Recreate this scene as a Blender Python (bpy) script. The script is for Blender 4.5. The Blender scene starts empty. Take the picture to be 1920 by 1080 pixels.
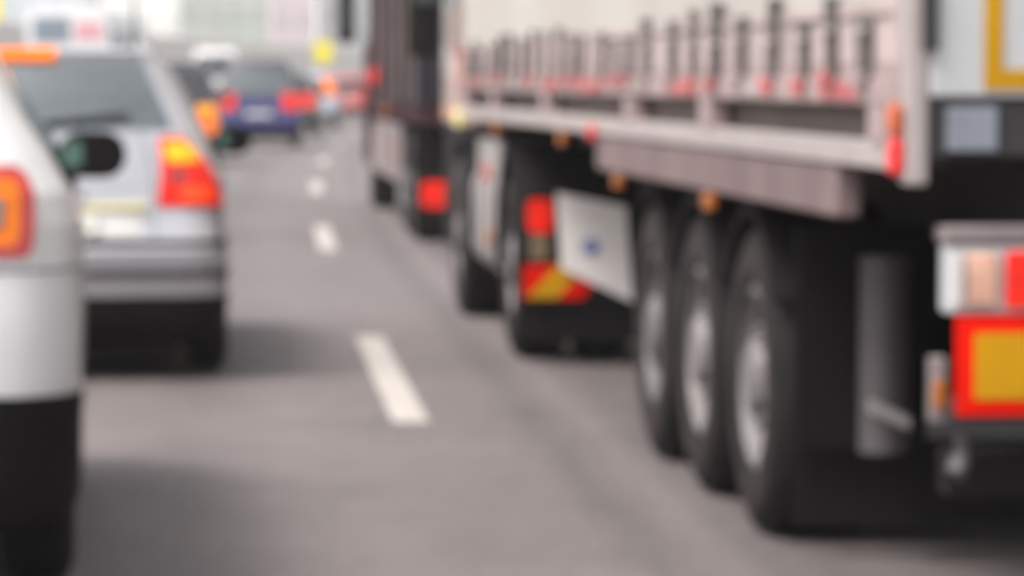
import bpy, bmesh, math, random
from mathutils import Vector, Matrix

random.seed(7)
S = bpy.context.scene
COL = S.collection
R = math.radians

# ------------------------------------------------------------------ camera
CAM_H = 1.46
cam_d = bpy.data.cameras.new('camera')
cam = bpy.data.objects.new('camera', cam_d)
COL.objects.link(cam)
cam.location = (0, 0, CAM_H)
cam.rotation_euler = (R(90) - math.atan(392 / 7000), 0, -math.atan(510 / 7000))
cam_d.sensor_width = 36.0
cam_d.lens = 131.25
cam_d.clip_start = 0.1
cam_d.clip_end = 6000
cam_d.dof.use_dof = True            # the whole road lies far behind the plane of focus
cam_d.dof.focus_distance = 1.2
cam_d.dof.aperture_fstop = 21.5
S.camera = cam

# ------------------------------------------------------------------ sky, sun, exposure
SUN_EL, SUN_AZ = R(58), R(-118)      # azimuth measured from +Y towards +X: behind the camera, over the left lanes
world = bpy.data.worlds.new('World')
S.world = world
world.use_nodes = True
wn = world.node_tree
for n in list(wn.nodes):
    wn.nodes.remove(n)
w_out = wn.nodes.new('ShaderNodeOutputWorld')
w_bg = wn.nodes.new('ShaderNodeBackground')
w_hs = wn.nodes.new('ShaderNodeHueSaturation')
w_sky = wn.nodes.new('ShaderNodeTexSky')
w_sky.sky_type = 'NISHITA'
w_sky.sun_disc = False
w_sky.sun_elevation = SUN_EL
w_sky.sun_rotation = SUN_AZ
w_sky.air_density = 1.0
w_sky.dust_density = 4.0
w_sky.ozone_density = 1.0
w_hs.inputs['Saturation'].default_value = 0.22      # thin bright overcast: the blue is washed out
w_bg.inputs['Strength'].default_value = 0.14
wn.links.new(w_sky.outputs[0], w_hs.inputs['Color'])
wn.links.new(w_hs.outputs[0], w_bg.inputs['Color'])
wn.links.new(w_bg.outputs[0], w_out.inputs['Surface'])

sun_d = bpy.data.lights.new('sun', 'SUN')
sun_d.energy = 1.5
sun_d.angle = R(20)
sun_d.color = (1.0, 0.955, 0.91)
sun = bpy.data.objects.new('sun', sun_d)
COL.objects.link(sun)
to_sun = Vector((math.sin(SUN_AZ) * math.cos(SUN_EL), math.cos(SUN_AZ) * math.cos(SUN_EL), math.sin(SUN_EL)))
sun.rotation_euler = to_sun.to_track_quat('Z', 'Y').to_euler()
sun.location = (0, 0, 60)

S.view_settings.view_transform = 'Standard'
S.view_settings.look = 'None'
S.view_settings.gamma = 1.0
S.view_settings.use_curve_mapping = False
S.view_settings.exposure = 1.15
S.render.engine = 'CYCLES'
S.cycles.use_denoising = True
S.cycles.max_bounces = 8
S.cycles.volume_bounces = 2
S.cycles.transparent_max_bounces = 16

# ------------------------------------------------------------------ materials
MATS = {}
def mat(name, color, rough=0.5, metal=0.0, coat=0.0, var=0.06, scale=3.0, bump=0.0, bscale=40.0,
        emit=None, estr=0.0, spec=0.5, dirt=None, dirt_amt=0.0):
    """Principled material with object-space noise in colour and roughness."""
    if name in MATS:
        return MATS[name]
    m = bpy.data.materials.new(name)
    m.use_nodes = True
    nt = m.node_tree
    b = nt.nodes['Principled BSDF']
    tc = nt.nodes.new('ShaderNodeTexCoord')
    nz = nt.nodes.new('ShaderNodeTexNoise')
    nz.inputs['Scale'].default_value = scale
    nz.inputs['Detail'].default_value = 5
    nt.links.new(tc.outputs['Object'], nz.inputs['Vector'])
    cr = nt.nodes.new('ShaderNodeValToRGB')
    lo = [max(0, c * (1 - var * 2)) for c in color]
    hi = [min(1, c * (1 + var * 2)) for c in color]
    cr.color_ramp.elements[0].position = 0.3
    cr.color_ramp.elements[1].position = 0.7
    cr.color_ramp.elements[0].color = (*lo, 1)
    cr.color_ramp.elements[1].color = (*hi, 1)
    nt.links.new(nz.outputs['Fac'], cr.inputs['Fac'])
    src = cr.outputs['Color']
    if dirt:
        n2 = nt.nodes.new('ShaderNodeTexNoise')
        n2.inputs['Scale'].default_value = scale * 0.6
        n2.inputs['Detail'].default_value = 8
        n2.inputs['Roughness'].default_value = 0.7
        nt.links.new(tc.outputs['Object'], n2.inputs['Vector'])
        mr = nt.nodes.new('ShaderNodeMapRange')
        mr.inputs['From Min'].default_value = 0.45
        mr.inputs['From Max'].default_value = 0.75
        mr.inputs['To Max'].default_value = dirt_amt
        nt.links.new(n2.outputs['Fac'], mr.inputs['Value'])
        mx = nt.nodes.new('ShaderNodeMix')
        mx.data_type = 'RGBA'
        nt.links.new(mr.outputs[0], mx.inputs['Factor'])
        nt.links.new(src, mx.inputs['A'])
        mx.inputs['B'].default_value = (*dirt, 1)
        src = mx.outputs['Result']
    nt.links.new(src, b.inputs['Base Color'])
    mr2 = nt.nodes.new('ShaderNodeMapRange')
    mr2.inputs['To Min'].default_value = max(0.02, rough * 0.8)
    mr2.inputs['To Max'].default_value = min(1, rough * 1.2)
    nt.links.new(nz.outputs['Fac'], mr2.inputs['Value'])
    nt.links.new(mr2.outputs[0], b.inputs['Roughness'])
    b.inputs['Metallic'].default_value = metal
    b.inputs['Coat Weight'].default_value = coat
    b.inputs['Coat Roughness'].default_value = 0.05
    b.inputs['Specular IOR Level'].default_value = spec
    if emit:
        b.inputs['Emission Color'].default_value = (*emit, 1)
        b.inputs['Emission Strength'].default_value = estr
    if bump:
        n3 = nt.nodes.new('ShaderNodeTexNoise')
        n3.inputs['Scale'].default_value = bscale
        nt.links.new(tc.outputs['Object'], n3.inputs['Vector'])
        bp = nt.nodes.new('ShaderNodeBump')
        bp.inputs['Strength'].default_value = bump
        bp.inputs['Distance'].default_value = 0.01
        nt.links.new(n3.outputs['Fac'], bp.inputs['Height'])
        nt.links.new(bp.outputs[0], b.inputs['Normal'])
    MATS[name] = m
    return m

def vary_by_object(m, lo, hi):
    nt = m.node_tree
    b = nt.nodes['Principled BSDF']
    src = b.inputs['Base Color'].links[0].from_socket
    oi = nt.nodes.new('ShaderNodeObjectInfo')
    mr = nt.nodes.new('ShaderNodeMapRange')
    mr.inputs['To Min'].default_value = lo
    mr.inputs['To Max'].default_value = hi
    nt.links.new(oi.outputs['Random'], mr.inputs['Value'])
    mx = nt.nodes.new('ShaderNodeVectorMath')
    mx.operation = 'SCALE'
    nt.links.new(src, mx.inputs[0])
    nt.links.new(mr.outputs[0], mx.inputs['Scale'])
    nt.links.new(mx.outputs[0], b.inputs['Base Color'])

def glass_mat(name, tint, gloss=0.12):
    """Thin tinted car glass: transparent tint plus a fresnel reflection."""
    if name in MATS:
        return MATS[name]
    m = bpy.data.materials.new(name)
    m.use_nodes = True
    nt = m.node_tree
    for n in list(nt.nodes):
        nt.nodes.remove(n)
    o = nt.nodes.new('ShaderNodeOutputMaterial')
    tr = nt.nodes.new('ShaderNodeBsdfTransparent')
    gl = nt.nodes.new('ShaderNodeBsdfGlossy')
    gl.inputs['Roughness'].default_value = 0.03
    fr = nt.nodes.new('ShaderNodeFresnel')
    fr.inputs['IOR'].default_value = 1.5
    tc = nt.nodes.new('ShaderNodeTexCoord')
    nz = nt.nodes.new('ShaderNodeTexNoise')
    nz.inputs['Scale'].default_value = 2.0
    nt.links.new(tc.outputs['Object'], nz.inputs['Vector'])
    cr = nt.nodes.new('ShaderNodeValToRGB')
    cr.color_ramp.elements[0].color = (*[c * 0.85 for c in tint], 1)
    cr.color_ramp.elements[1].color = (*[min(1, c * 1.1) for c in tint], 1)
    nt.links.new(nz.outputs['Fac'], cr.inputs['Fac'])
    nt.links.new(cr.outputs['Color'], tr.inputs['Color'])
    ad = nt.nodes.new('ShaderNodeMath')
    ad.operation = 'ADD'
    ad.inputs[1].default_value = gloss - 0.04
    nt.links.new(fr.outputs[0], ad.inputs[0])
    mx = nt.nodes.new('ShaderNodeMixShader')
    nt.links.new(ad.outputs[0], mx.inputs['Fac'])
    nt.links.new(tr.outputs[0], mx.inputs[1])
    nt.links.new(gl.outputs[0], mx.inputs[2])
    nt.links.new(mx.outputs[0], o.inputs['Surface'])
    MATS[name] = m
    return m

def asphalt_mat():
    m = bpy.data.materials.new('asphalt')
    m.use_nodes = True
    nt = m.node_tree
    b = nt.nodes['Principled BSDF']
    N = nt.nodes.new
    L = nt.links.new
    tc = N('ShaderNodeTexCoord')
    uv = N('ShaderNodeUVMap')
    sep = N('ShaderNodeSeparateXYZ')
    L(uv.outputs[0], sep.inputs[0])
    def noise(scale, detail, rough=0.6, sy=1.0):
        mp = N('ShaderNodeMapping')
        mp.inputs['Scale'].default_value = (1, sy, 1)
        L(tc.outputs['Object'], mp.inputs['Vector'])
        n = N('ShaderNodeTexNoise')
        n.inputs['Scale'].default_value = scale
        n.inputs['Detail'].default_value = detail
        n.inputs['Roughness'].default_value = rough
        L(mp.outputs[0], n.inputs['Vector'])
        return n.outputs['Fac']
    def math_(op, a, c, clamp=False):
        n = N('ShaderNodeMath')
        n.operation = op
        n.use_clamp = clamp
        for i, v in enumerate((a, c)):
            if isinstance(v, (int, float)):
                n.inputs[i].default_value = v
            else:
                L(v, n.inputs[i])
        return n.outputs[0]
    big = noise(0.35, 4, 0.6, 0.35)
    mid = noise(2.2, 5, 0.65, 0.6)
    fine = noise(160, 3, 0.7)
    v = math_('MULTIPLY', math_('SUBTRACT', big, 0.5), 0.75)
    v = math_('ADD', v, math_('MULTIPLY', math_('SUBTRACT', mid, 0.5), 0.55))
    v = math_('ADD', v, math_('MULTIPLY', math_('SUBTRACT', fine, 0.5), 0.8))
    # polished wheel tracks: slightly darker bands along each lane
    for c in (-1.95, -0.2, 1.75, 3.55, -5.5, -3.8, -9.1, -7.4):
        d = math_('ABSOLUTE', math_('SUBTRACT', sep.outputs['X'], c), 0)
        band = math_('SUBTRACT', 1.0, math_('DIVIDE', d, 0.38), True)
        v = math_('SUBTRACT', v, math_('MULTIPLY', band, 0.13))
    # paving joint beside the lane line: a pale worn strip with a darker one beside it
    for c, w_, k in ((1.47, 0.10, 0.16), (1.25, 0.14, -0.14)):
        d = math_('ABSOLUTE', math_('SUBTRACT', sep.outputs['X'], c), 0)
        band = math_('SUBTRACT', 1.0, math_('DIVIDE', d, w_), True)
        v = math_('ADD', v, math_('MULTIPLY', band, k))
    # a few old oil spots and darker repair patches
    spots = noise(0.9, 2, 0.5, 0.55)
    v = math_('SUBTRACT', v, math_('MULTIPLY', math_('MULTIPLY', math_('SUBTRACT', spots, 0.60, True), 5.0, True), 0.22))
    grit = noise(14, 2, 0.6, 0.5)
    v = math_('ADD', v, math_('MULTIPLY', math_('SUBTRACT', grit, 0.5), 0.45))
    fac = math_('ADD', v, 0.5, True)
    cr = N('ShaderNodeValToRGB')
    cr.color_ramp.elements[0].position = 0.0
    cr.color_ramp.elements[1].position = 1.0
    cr.color_ramp.elements[0].color = (0.052, 0.043, 0.042, 1)
    cr.color_ramp.elements[1].color = (0.208, 0.175, 0.170, 1)
    L(fac, cr.inputs['Fac'])
    L(cr.outputs['Color'], b.inputs['Base Color'])
    b.inputs['Roughness'].default_value = 0.68
    bp = N('ShaderNodeBump')
    bp.inputs['Strength'].default_value = 0.5
    bp.inputs['Distance'].default_value = 0.006
    L(fine, bp.inputs['Height'])
    L(bp.outputs[0], b.inputs['Normal'])
    return m

M_ASPH = asphalt_mat()
M_LINE = mat('road_paint', (0.41, 0.37, 0.34), 0.7, var=0.06, scale=7, dirt=(0.20, 0.18, 0.17), dirt_amt=0.6)
M_GROUND = mat('verge', (0.10, 0.11, 0.06), 0.95, var=0.25, scale=0.8, bump=0.5)
M_SILVER = mat('silver_paint', (0.44, 0.44, 0.47), 0.3, metal=0.45, coat=0.6, var=0.03, dirt=(0.30, 0.27, 0.25), dirt_amt=0.18)
M_WHITE = mat('white_paint', (0.62, 0.62, 0.62), 0.3, coat=0.6, var=0.015, dirt=(0.5, 0.48, 0.45), dirt_amt=0.2)
M_BLACKP = mat('black_paint', (0.03, 0.028, 0.034), 0.25, coat=0.7, var=0.05)
M_BLUE = mat('blue_paint', (0.018, 0.021, 0.12), 0.28, coat=0.7, var=0.05)
M_REDP = mat('red_paint', (0.42, 0.05, 0.05), 0.3, coat=0.6, var=0.05)
M_LEDGELIT = mat('lit_ledge_silver', (0.52, 0.51, 0.49), 0.3, coat=0.4, var=0.04)  # silver made paler for the light on the ledge
M_PALE = mat('pale_blue_paint', (0.42, 0.46, 0.54), 0.3, metal=0.3, coat=0.6, var=0.03)
M_PLAS = mat('black_plastic', (0.0065, 0.005, 0.006), 0.65, var=0.1, dirt=(0.022, 0.018, 0.018), dirt_amt=0.3, spec=0.14)
M_RUBBER = mat('tyre_rubber', (0.009, 0.0078, 0.0085), 0.85, var=0.15, scale=9, bump=0.3, dirt=(0.026, 0.022, 0.022), dirt_amt=0.3, spec=0.25)
M_RIM = mat('rim_metal', (0.165, 0.150, 0.150), 0.65, metal=0.0, var=0.1, scale=6, dirt=(0.075, 0.06, 0.055), dirt_amt=0.8)
M_DUST = mat('dusty_sidewall', (0.050, 0.041, 0.039), 0.9, var=0.25, scale=5, spec=0.1, dirt=(0.10, 0.085, 0.078), dirt_amt=0.5)
vary_by_object(M_DUST, 0.5, 1.3)
vary_by_object(M_RIM, 0.65, 1.25)
M_RIMD = mat('dark_rim', (0.2, 0.19, 0.19), 0.45, metal=0.5, var=0.1)
M_DARK = mat('underbody', (0.008, 0.0065, 0.008), 0.85, var=0.15, spec=0.15)
M_STEEL = mat('chassis_steel', (0.02, 0.018, 0.02), 0.6, var=0.15, dirt=(0.05, 0.04, 0.036), dirt_amt=0.3)
M_SEAT = mat('seat_fabric', (0.06, 0.06, 0.065), 0.85, var=0.1)
M_GLASS = glass_mat('tinted_glass', (0.70, 0.78, 0.79), 0.17)
M_DGLASS = glass_mat('privacy_glass', (0.16, 0.17, 0.19), 0.12)
M_MGL = mat('dull_mirror', (0.05, 0.055, 0.06), 0.3, var=0.1)
M_GREENREFL = mat('mirror_glass', (0.10, 0.19, 0.16), 0.2, metal=0.3, var=0.1)  # green reflection put into the glass colour
M_PLATE = mat('plate_white', (0.58, 0.565, 0.51), 0.45, var=0.03)
M_PLATEY = mat('plate_yellow_edge', (0.72, 0.62, 0.28), 0.45, var=0.03)
M_RED_ON = mat('red_lens_lit', (0.58, 0.014, 0.008), 0.25, coat=0.1, spec=0.25, var=0.12, scale=12, emit=(1.0, 0.03, 0.012), estr=0.13)
M_REDL = mat('deep_red_lens', (0.42, 0.03, 0.03), 0.2, coat=0.4, var=0.12, scale=12, emit=(1.0, 0.03, 0.02), estr=0.04)
M_REDD = mat('dark_red_lens', (0.25, 0.03, 0.03), 0.2, coat=0.4, var=0.1)
M_REDHOT = mat('hot_red_lens', (0.8, 0.07, 0.02), 0.2, var=0.1, emit=(1.0, 0.07, 0.01), estr=0.35)
M_REDW = mat('red_lens', (0.55, 0.02, 0.02), 0.18, coat=0.5, var=0.12, scale=12, emit=(1.0, 0.03, 0.02), estr=0.10)
M_AMB_ON = mat('amber_lens_lit', (0.85, 0.40, 0.015), 0.25, coat=0.1, spec=0.25, var=0.1, scale=12, emit=(1.0, 0.42, 0.02), estr=0.15)
M_ORG_ON = mat('orange_lens_lit', (0.80, 0.17, 0.012), 0.25, coat=0.1, spec=0.25, var=0.1, scale=12, emit=(1.0, 0.18, 0.02), estr=0.18)
M_AMB = mat('amber_lens', (0.34, 0.10, 0.018), 0.3, spec=0.2, var=0.1, scale=12)
M_CORN = mat('corner_lens', (0.55, 0.13, 0.06), 0.35, var=0.1, spec=0.2)
M_RING = mat('ring_lens', (0.66, 0.16, 0.015), 0.3, var=0.12, scale=12, spec=0.2, emit=(1.0, 0.2, 0.02), estr=0.05)
M_CLEAR = mat('clear_lens', (0.55, 0.50, 0.48), 0.15, coat=0.4, var=0.1, scale=14)
M_PEACH = mat('peach_lens', (0.58, 0.33, 0.24), 0.2, coat=0.4, var=0.12, scale=14)
M_CREAM = mat('curtain_cream', (0.43, 0.40, 0.365), 0.6, var=0.035, scale=0.9, dirt=(0.33, 0.27, 0.255), dirt_amt=0.6)
M_STRAP = mat('webbing', (0.09, 0.075, 0.07), 0.8, var=0.12)
M_STRAPL = mat('pale_webbing', (0.20, 0.165, 0.155), 0.8, var=0.1)
M_BUCKLE = mat('red_buckle', (0.50, 0.13, 0.13), 0.45, var=0.1)
M_SKIRTP = mat('curtain_skirt_pink', (0.42, 0.335, 0.325), 0.7, var=0.12, scale=2.5, dirt=(0.25, 0.19, 0.18), dirt_amt=0.6)
M_TAPE = mat('red_tape', (0.48, 0.10, 0.11), 0.5, var=0.1)
M_RAVE = mat('pink_rave', (0.34, 0.25, 0.245), 0.5, var=0.06, dirt=(0.34, 0.27, 0.25), dirt_amt=0.4)
M_RAIL = mat('pale_rail', (0.36, 0.31, 0.30), 0.5, var=0.05, dirt=(0.40, 0.33, 0.31), dirt_amt=0.4)
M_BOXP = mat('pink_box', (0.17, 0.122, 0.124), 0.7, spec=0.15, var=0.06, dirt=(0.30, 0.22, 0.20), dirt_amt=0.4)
M_RECESS = mat('brown_board', (0.13, 0.10, 0.09), 0.8, var=0.12)
M_DOOR = mat('trailer_white', (0.45, 0.455, 0.46), 0.4, coat=0.2, var=0.02, dirt=(0.52, 0.50, 0.48), dirt_amt=0.25)
M_GOLD = mat('gold_tape', (0.46, 0.235, 0.006), 0.5, var=0.08, spec=0.1)
M_YEL = mat('yellow_plate', (0.48, 0.245, 0.004), 0.5, var=0.06, spec=0.1, dirt=(0.30, 0.15, 0.01), dirt_amt=0.3)
M_FRED = mat('fluorescent_red', (0.66, 0.008, 0.002), 0.55, var=0.08, spec=0.05, emit=(1, 0.03, 0.01), estr=0.0)
M_GREYB = mat('grey_blue_panel', (0.22, 0.235, 0.275), 0.5, spec=0.2, var=0.06)
M_GREYP = mat('grey_plastic', (0.075, 0.064, 0.068), 0.55, var=0.1)
M_STREAK = mat('streak_white', (0.36, 0.33, 0.33), 0.6, var=0.1)
M_TANK = mat('tank_aluminium', (0.34, 0.305, 0.295), 0.5, metal=0.15, var=0.06, dirt=(0.30, 0.25, 0.23), dirt_amt=0.4)
M_CABC = mat('cab_pink_cream', (0.44, 0.33, 0.29), 0.35, coat=0.5, var=0.05)
M_CABR = mat('cab_red', (0.55, 0.12, 0.08), 0.35, coat=0.5, var=0.05)
M_MAROON = mat('maroon_paint', (0.045, 0.022, 0.026), 0.8, spec=0.03, var=0.08)
M_SLATE = mat('slate_curtain', (0.030, 0.027, 0.033), 0.9, spec=0.03, var=0.08)
M_TAN = mat('tan_board', (0.17, 0.125, 0.085), 0.9, spec=0.05, var=0.1)
M_RUST = mat('red_brown_panel', (0.085, 0.030, 0.032), 0.9, spec=0.05, var=0.12)
M_SKIRT = mat('grey_skirt', (0.20, 0.165, 0.165), 0.8, spec=0.1, var=0.08)
M_EMBL = mat('emblem_blue', (0.22, 0.22, 0.46), 0.5, var=0.05)
M_FLAP = mat('white_flap', (0.78, 0.73, 0.70), 0.5, var=0.03, dirt=(0.6, 0.55, 0.52), dirt_amt=0.3)
M_BARR = mat('barrier_concrete', (0.76, 0.72, 0.685), 0.9, var=0.05, scale=0.6, dirt=(0.62, 0.58, 0.55), dirt_amt=0.3)
M_BARP = mat('barrier_post', (0.62, 0.60, 0.58), 0.8, var=0.06)
M_GALV = mat('galvanised', (0.42, 0.43, 0.44), 0.4, metal=0.6, var=0.08)
M_SIGNY = mat('sign_yellow', (0.76, 0.64, 0.02), 0.45, var=0.03)
M_COACH = mat('coach_white', (0.72, 0.71, 0.71), 0.35, coat=0.5, var=0.03)
M_CGLASS = mat('coach_glass', (0.22, 0.26, 0.31), 0.15, var=0.1, scale=1.0)
M_COACHR = mat('coach_red', (0.66, 0.32, 0.36), 0.35, coat=0.3, var=0.05)
BCOL = {'grey_green': (0.47, 0.49, 0.465), 'pink': (0.70, 0.58, 0.63), 'pale': (0.78, 0.77, 0.76),
        'blue_grey': (0.60, 0.63, 0.68), 'white': (0.80, 0.80, 0.81)}

# ------------------------------------------------------------------ mesh helpers
def link(o, parent=None):
    COL.objects.link(o)
    if parent is not None:
        o.parent = parent
    return o

def mk(name, vf, m, parent=None, smooth=None, bevel=0.0, loc=None, rot=None):
    me = bpy.data.meshes.new(name)
    me.from_pydata([tuple(v) for v in vf[0]], [], vf[1])
    me.validate()
    bm = bmesh.new()
    bm.from_mesh(me)
    bmesh.ops.recalc_face_normals(bm, faces=bm.faces)
    bm.to_mesh(me)
    bm.free()
    me.materials.append(m)
    if smooth is not None:
        for p in me.polygons:
            p.use_smooth = True
        me.set_sharp_from_angle(angle=R(smooth))
    o = bpy.data.objects.new(name, me)
    link(o, parent)
    if loc:
        o.location = loc
    if rot:
        o.rotation_euler = rot
    if bevel:
        b = o.modifiers.new('edge', 'BEVEL')
        b.width = bevel
        b.segments = 2
        b.limit_method = 'ANGLE'
    return o

def join(*parts):
    V, F = [], []
    for v, f in parts:
        k = len(V)
        V += list(v)
        F += [tuple(i + k for i in q) for q in f]
    return V, F

def box(x0, x1, y0, y1, z0, z1):
    v = [(x0, y0, z0), (x1, y0, z0), (x1, y1, z0), (x0, y1, z0), (x0, y0, z1), (x1, y0, z1), (x1, y1, z1), (x0, y1, z1)]
    f = [(0, 3, 2, 1), (4, 5, 6, 7), (0, 1, 5, 4), (1, 2, 6, 5), (2, 3, 7, 6), (3, 0, 4, 7)]
    return v, f

def prism_y(poly, y0, y1):
    """polygon in (x, z) extruded along y"""
    n = len(poly)
    v = [(x, y0, z) for x, z in poly] + [(x, y1, z) for x, z in poly]
    f = [tuple(range(n)), tuple(range(2 * n - 1, n - 1, -1))]
    f += [(i, (i + 1) % n, (i + 1) % n + n, i + n) for i in range(n)]
    return v, f

def prism_x(poly, x0, x1):
    """polygon in (y, z) extruded along x"""
    n = len(poly)
    v = [(x0, y, z) for y, z in poly] + [(x1, y, z) for y, z in poly]
    f = [tuple(range(n)), tuple(range(2 * n - 1, n - 1, -1))]
    f += [(i, (i + 1) % n, (i + 1) % n + n, i + n) for i in range(n)]
    return v, f

def prism_z(poly, z0, z1):
    n = len(poly)
    v = [(x, y, z0) for x, y in poly] + [(x, y, z1) for x, y in poly]
    f = [tuple(range(n)), tuple(range(2 * n - 1, n - 1, -1))]
    f += [(i, (i + 1) % n, (i + 1) % n + n, i + n) for i in range(n)]
    return v, f

def rrect(cx, cz, w, h, r, n=5):
    pts = []
    for sx, sz, a0 in ((1, 1, 0), (-1, 1, 90), (-1, -1, 180), (1, -1, 270)):
        for i in range(n + 1):
            a = R(a0 + 90 * i / n)
            pts.append((cx + sx * (w / 2 - r) + r * math.cos(a), cz + sz * (h / 2 - r) + r * math.sin(a)))
    return pts

def disc_y(cx, cz, r, y0, y1, n=20):
    return prism_y([(cx + r * math.cos(2 * math.pi * i / n), cz + r * math.sin(2 * math.pi * i / n)) for i in range(n)], y0, y1)

def lathe_x(profile, n=40, closed=True):
    """profile of (x, r) turned about the x axis"""
    k = len(profile)
    v, f = [], []
    for i in range(n):
        a = 2 * math.pi * i / n
        for x, r in profile:
            v.append((x, r * math.cos(a), r * math.sin(a)))
    for i in range(n):
        j = (i + 1) % n
        for q in range(k if closed else k - 1):
            q2 = (q + 1) % k
            f.append((i * k + q, i * k + q2, j * k + q2, j * k + q))
    return v, f

def tube(p, q, r, n=8):
    p, q = Vector(p), Vector(q)
    d = (q - p).normalized()
    a = d.orthogonal().normalized()
    b = d.cross(a)
    v = []
    for c in (p, q):
        for i in range(n):
            t = 2 * math.pi * i / n
            v.append(tuple(c + a * (r * math.cos(t)) + b * (r * math.sin(t))))
    f = [tuple(range(n - 1, -1, -1)), tuple(range(n, 2 * n))]
    f += [(i, (i + 1) % n, (i + 1) % n + n, i + n) for i in range(n)]
    return v, f

def thing(name, label, cat, loc, rotz=0.0, group=None):
    o = bpy.data.objects.new(name, None)
    o.empty_display_size = 0.3
    link(o)
    o.location = loc
    o.rotation_euler = (0, 0, rotz)
    tag(o, label, cat, group)
    return o

def tag(o, label=None, cat=None, group=None, kind=None):
    if label: o['label'] = label
    if cat: o['category'] = cat
    if group: o['group'] = group
    if kind: o['kind'] = kind
    return o

# ------------------------------------------------------------------ the road
def bend(D):
    """sideways drift of the carriageway at distance D (a gentle curve)"""
    return 0.0 if D < 23 else 4.0e-4 * (D - 23) ** 2

def strip(x0, x1, D0, D1, z, step=3.0, nx=1):
    n = max(1, int((D1 - D0) / step))
    V, F, UV = [], [], []
    for i in range(n + 1):
        D = D0 + (D1 - D0) * i / n
        for j in range(nx + 1):
            x = x0 + (x1 - x0) * j / nx
            V.append((x + bend(D), D, z))
            UV.append((x, D))
    w = nx + 1
    for i in range(n):
        for j in range(nx):
            F.append((i * w + j, i * w + j + 1, (i + 1) * w + j + 1, (i + 1) * w + j))
    return V, F, UV

V, F = [(-700, -100, -0.02), (700, -100, -0.02), (700, 1200, -0.02), (-700, 1200, -0.02)], [(0, 1, 2, 3)]
g = mk('ground', (V, F), M_GROUND)
tag(g, kind='structure')
V, F, UV = strip(-11.0, 8.5, -15, 480, 0.0, 3.0, 4)
road = mk('road', (V, F), M_ASPH)
uvl = road.data.uv_layers.new(name='UVMap')
for lp in road.data.loops:
    uvl.data[lp.index].uv = UV[lp.vertex_index]
tag(road, kind='structure')

def marking(x0, x1, D0, D1):
    # paint is a sheet of its own 4 mm over the asphalt
    V, F, _ = strip(x0, x1, D0, D1, 0.004, 1.5)
    o = mk('lane_marking', (V, F), M_LINE, road)
    return o
D = 15.8 - 32
while D < 260:
    marking(0.645, 0.80, D, D + 5.3)
    D += 16.0
for c in (-2.88, -6.48):
    D = -12.0
    while D < 260:
        marking(c - 0.075, c + 0.075, D, D + 5.3)
        D += 16.0
marking(-10.25, -10.08, -15, 300)
marking(4.5, 4.67, -15, 300)

# ------------------------------------------------------------------ wheels
_wheel_mesh = {}
def wheel_meshes(r, w, rim_r, kind):
    key = (r, w, rim_r, kind)
    if key in _wheel_mesh:
        return _wheel_mesh[key]
    h = w / 2
    prof = [(-h + .02, rim_r), (-h, rim_r + .03), (-h, r - .07), (-h + .015, r - .03), (-h + .05, r - .004)]
    nr = 4
    for i in range(nr):                           # tread ribs with grooves between
        a = -h + .05 + (w - .1) * (i / nr)
        b_ = -h + .05 + (w - .1) * ((i + 1) / nr)
        prof += [(a + .004, r), (b_ - .014, r), (b_ - .011, r - .014), (b_ - .003, r - .014)]
    prof += [(h - .05, r - .004), (h - .015, r - .03), (h, r - .07), (h, rim_r + .03), (h - .02, rim_r)]
    t = mk('tyre', lathe_x(prof, 44), M_RUBBER, smooth=40)
    if kind == 'truck':                           # dished steel rim, hub in the middle, ring of nuts
        rp = [(-h + .02, rim_r), (-h + .012, rim_r - .02), (-h + .03, rim_r - .03), (-h + .10, rim_r - .06),
              (-h + .12, .17), (-h + .06, .14), (-h + .01, .12), (-h - .005, .10), (-h - .005, .0), (h - .1, 0.0), (h - .1, rim_r)]
        nuts = [tube((-h + .055, .155 * math.cos(a), .155 * math.sin(a)), (-h + .02, .155 * math.cos(a), .155 * math.sin(a)), .016, 6)
                for a in [2 * math.pi * i / 10 for i in range(10)]]
        rim = mk('rim', join(lathe_x(rp, 36), *nuts), M_RIM, smooth=35)
    else:
        rp = [(-h + .02, rim_r), (-h + .01, rim_r - .015), (-h + .03, rim_r - .03), (-h + .09, rim_r - .035), (-h + .09, 0), (h - .05, 0), (h - .05, rim_r)]
        sp = []
        for i in range(5):
            a = 2 * math.pi * i / 5
            c, s_ = math.cos(a), math.sin(a)
            q = []
            for rad, wd, x in ((.03, .035, -h + .025), (rim_r - .02, .025, -h + .015)):
                for sg in (-1, 1):
                    for xx in (x, x + .05):
                        q.append((xx, rad * c - sg * wd * s_, rad * s_ + sg * wd * c))
            sp.append((q, [(0, 2, 6, 4), (1, 5, 7, 3), (0, 4, 5, 1), (2, 3, 7, 6), (4, 6, 7, 5), (0, 1, 3, 2)]))
        rim = mk('rim', join(lathe_x(rp, 30), *sp), M_RIM, smooth=35)
    wall = mk('sidewall', lathe_x([(-h - .002, rim_r + .035), (-h - .002, r - .075), (-h + .004, r - .055), (-h + .012, r - .075), (-h + .012, rim_r + .035)], 40), M_DUST if kind == 'truck' else M_RUBBER, smooth=40)
    out = (t.data, rim.data, wall.data)
    for o in (t, rim, wall):
        bpy.data.objects.remove(o)
    _wheel_mesh[key] = out
    return out

def wheel(parent, x, y, r, w, rim_r, kind='car', side=-1):
    """a wheel part (the tyre) with its rim as a sub-part; side -1 shows the rim towards -x"""
    tm, rm, wm_ = wheel_meshes(r, w, rim_r, kind)
    t = bpy.data.objects.new('wheel', tm)
    link(t, parent)
    t.location = (x, y, r)
    t.rotation_euler = (random.uniform(0, 3), 0, math.pi if side > 0 else 0)
    q = bpy.data.objects.new('rim', rm)
    link(q, t)
    if kind == 'truck':
        link(bpy.data.objects.new('sidewall', wm_), t)
    return t

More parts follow.
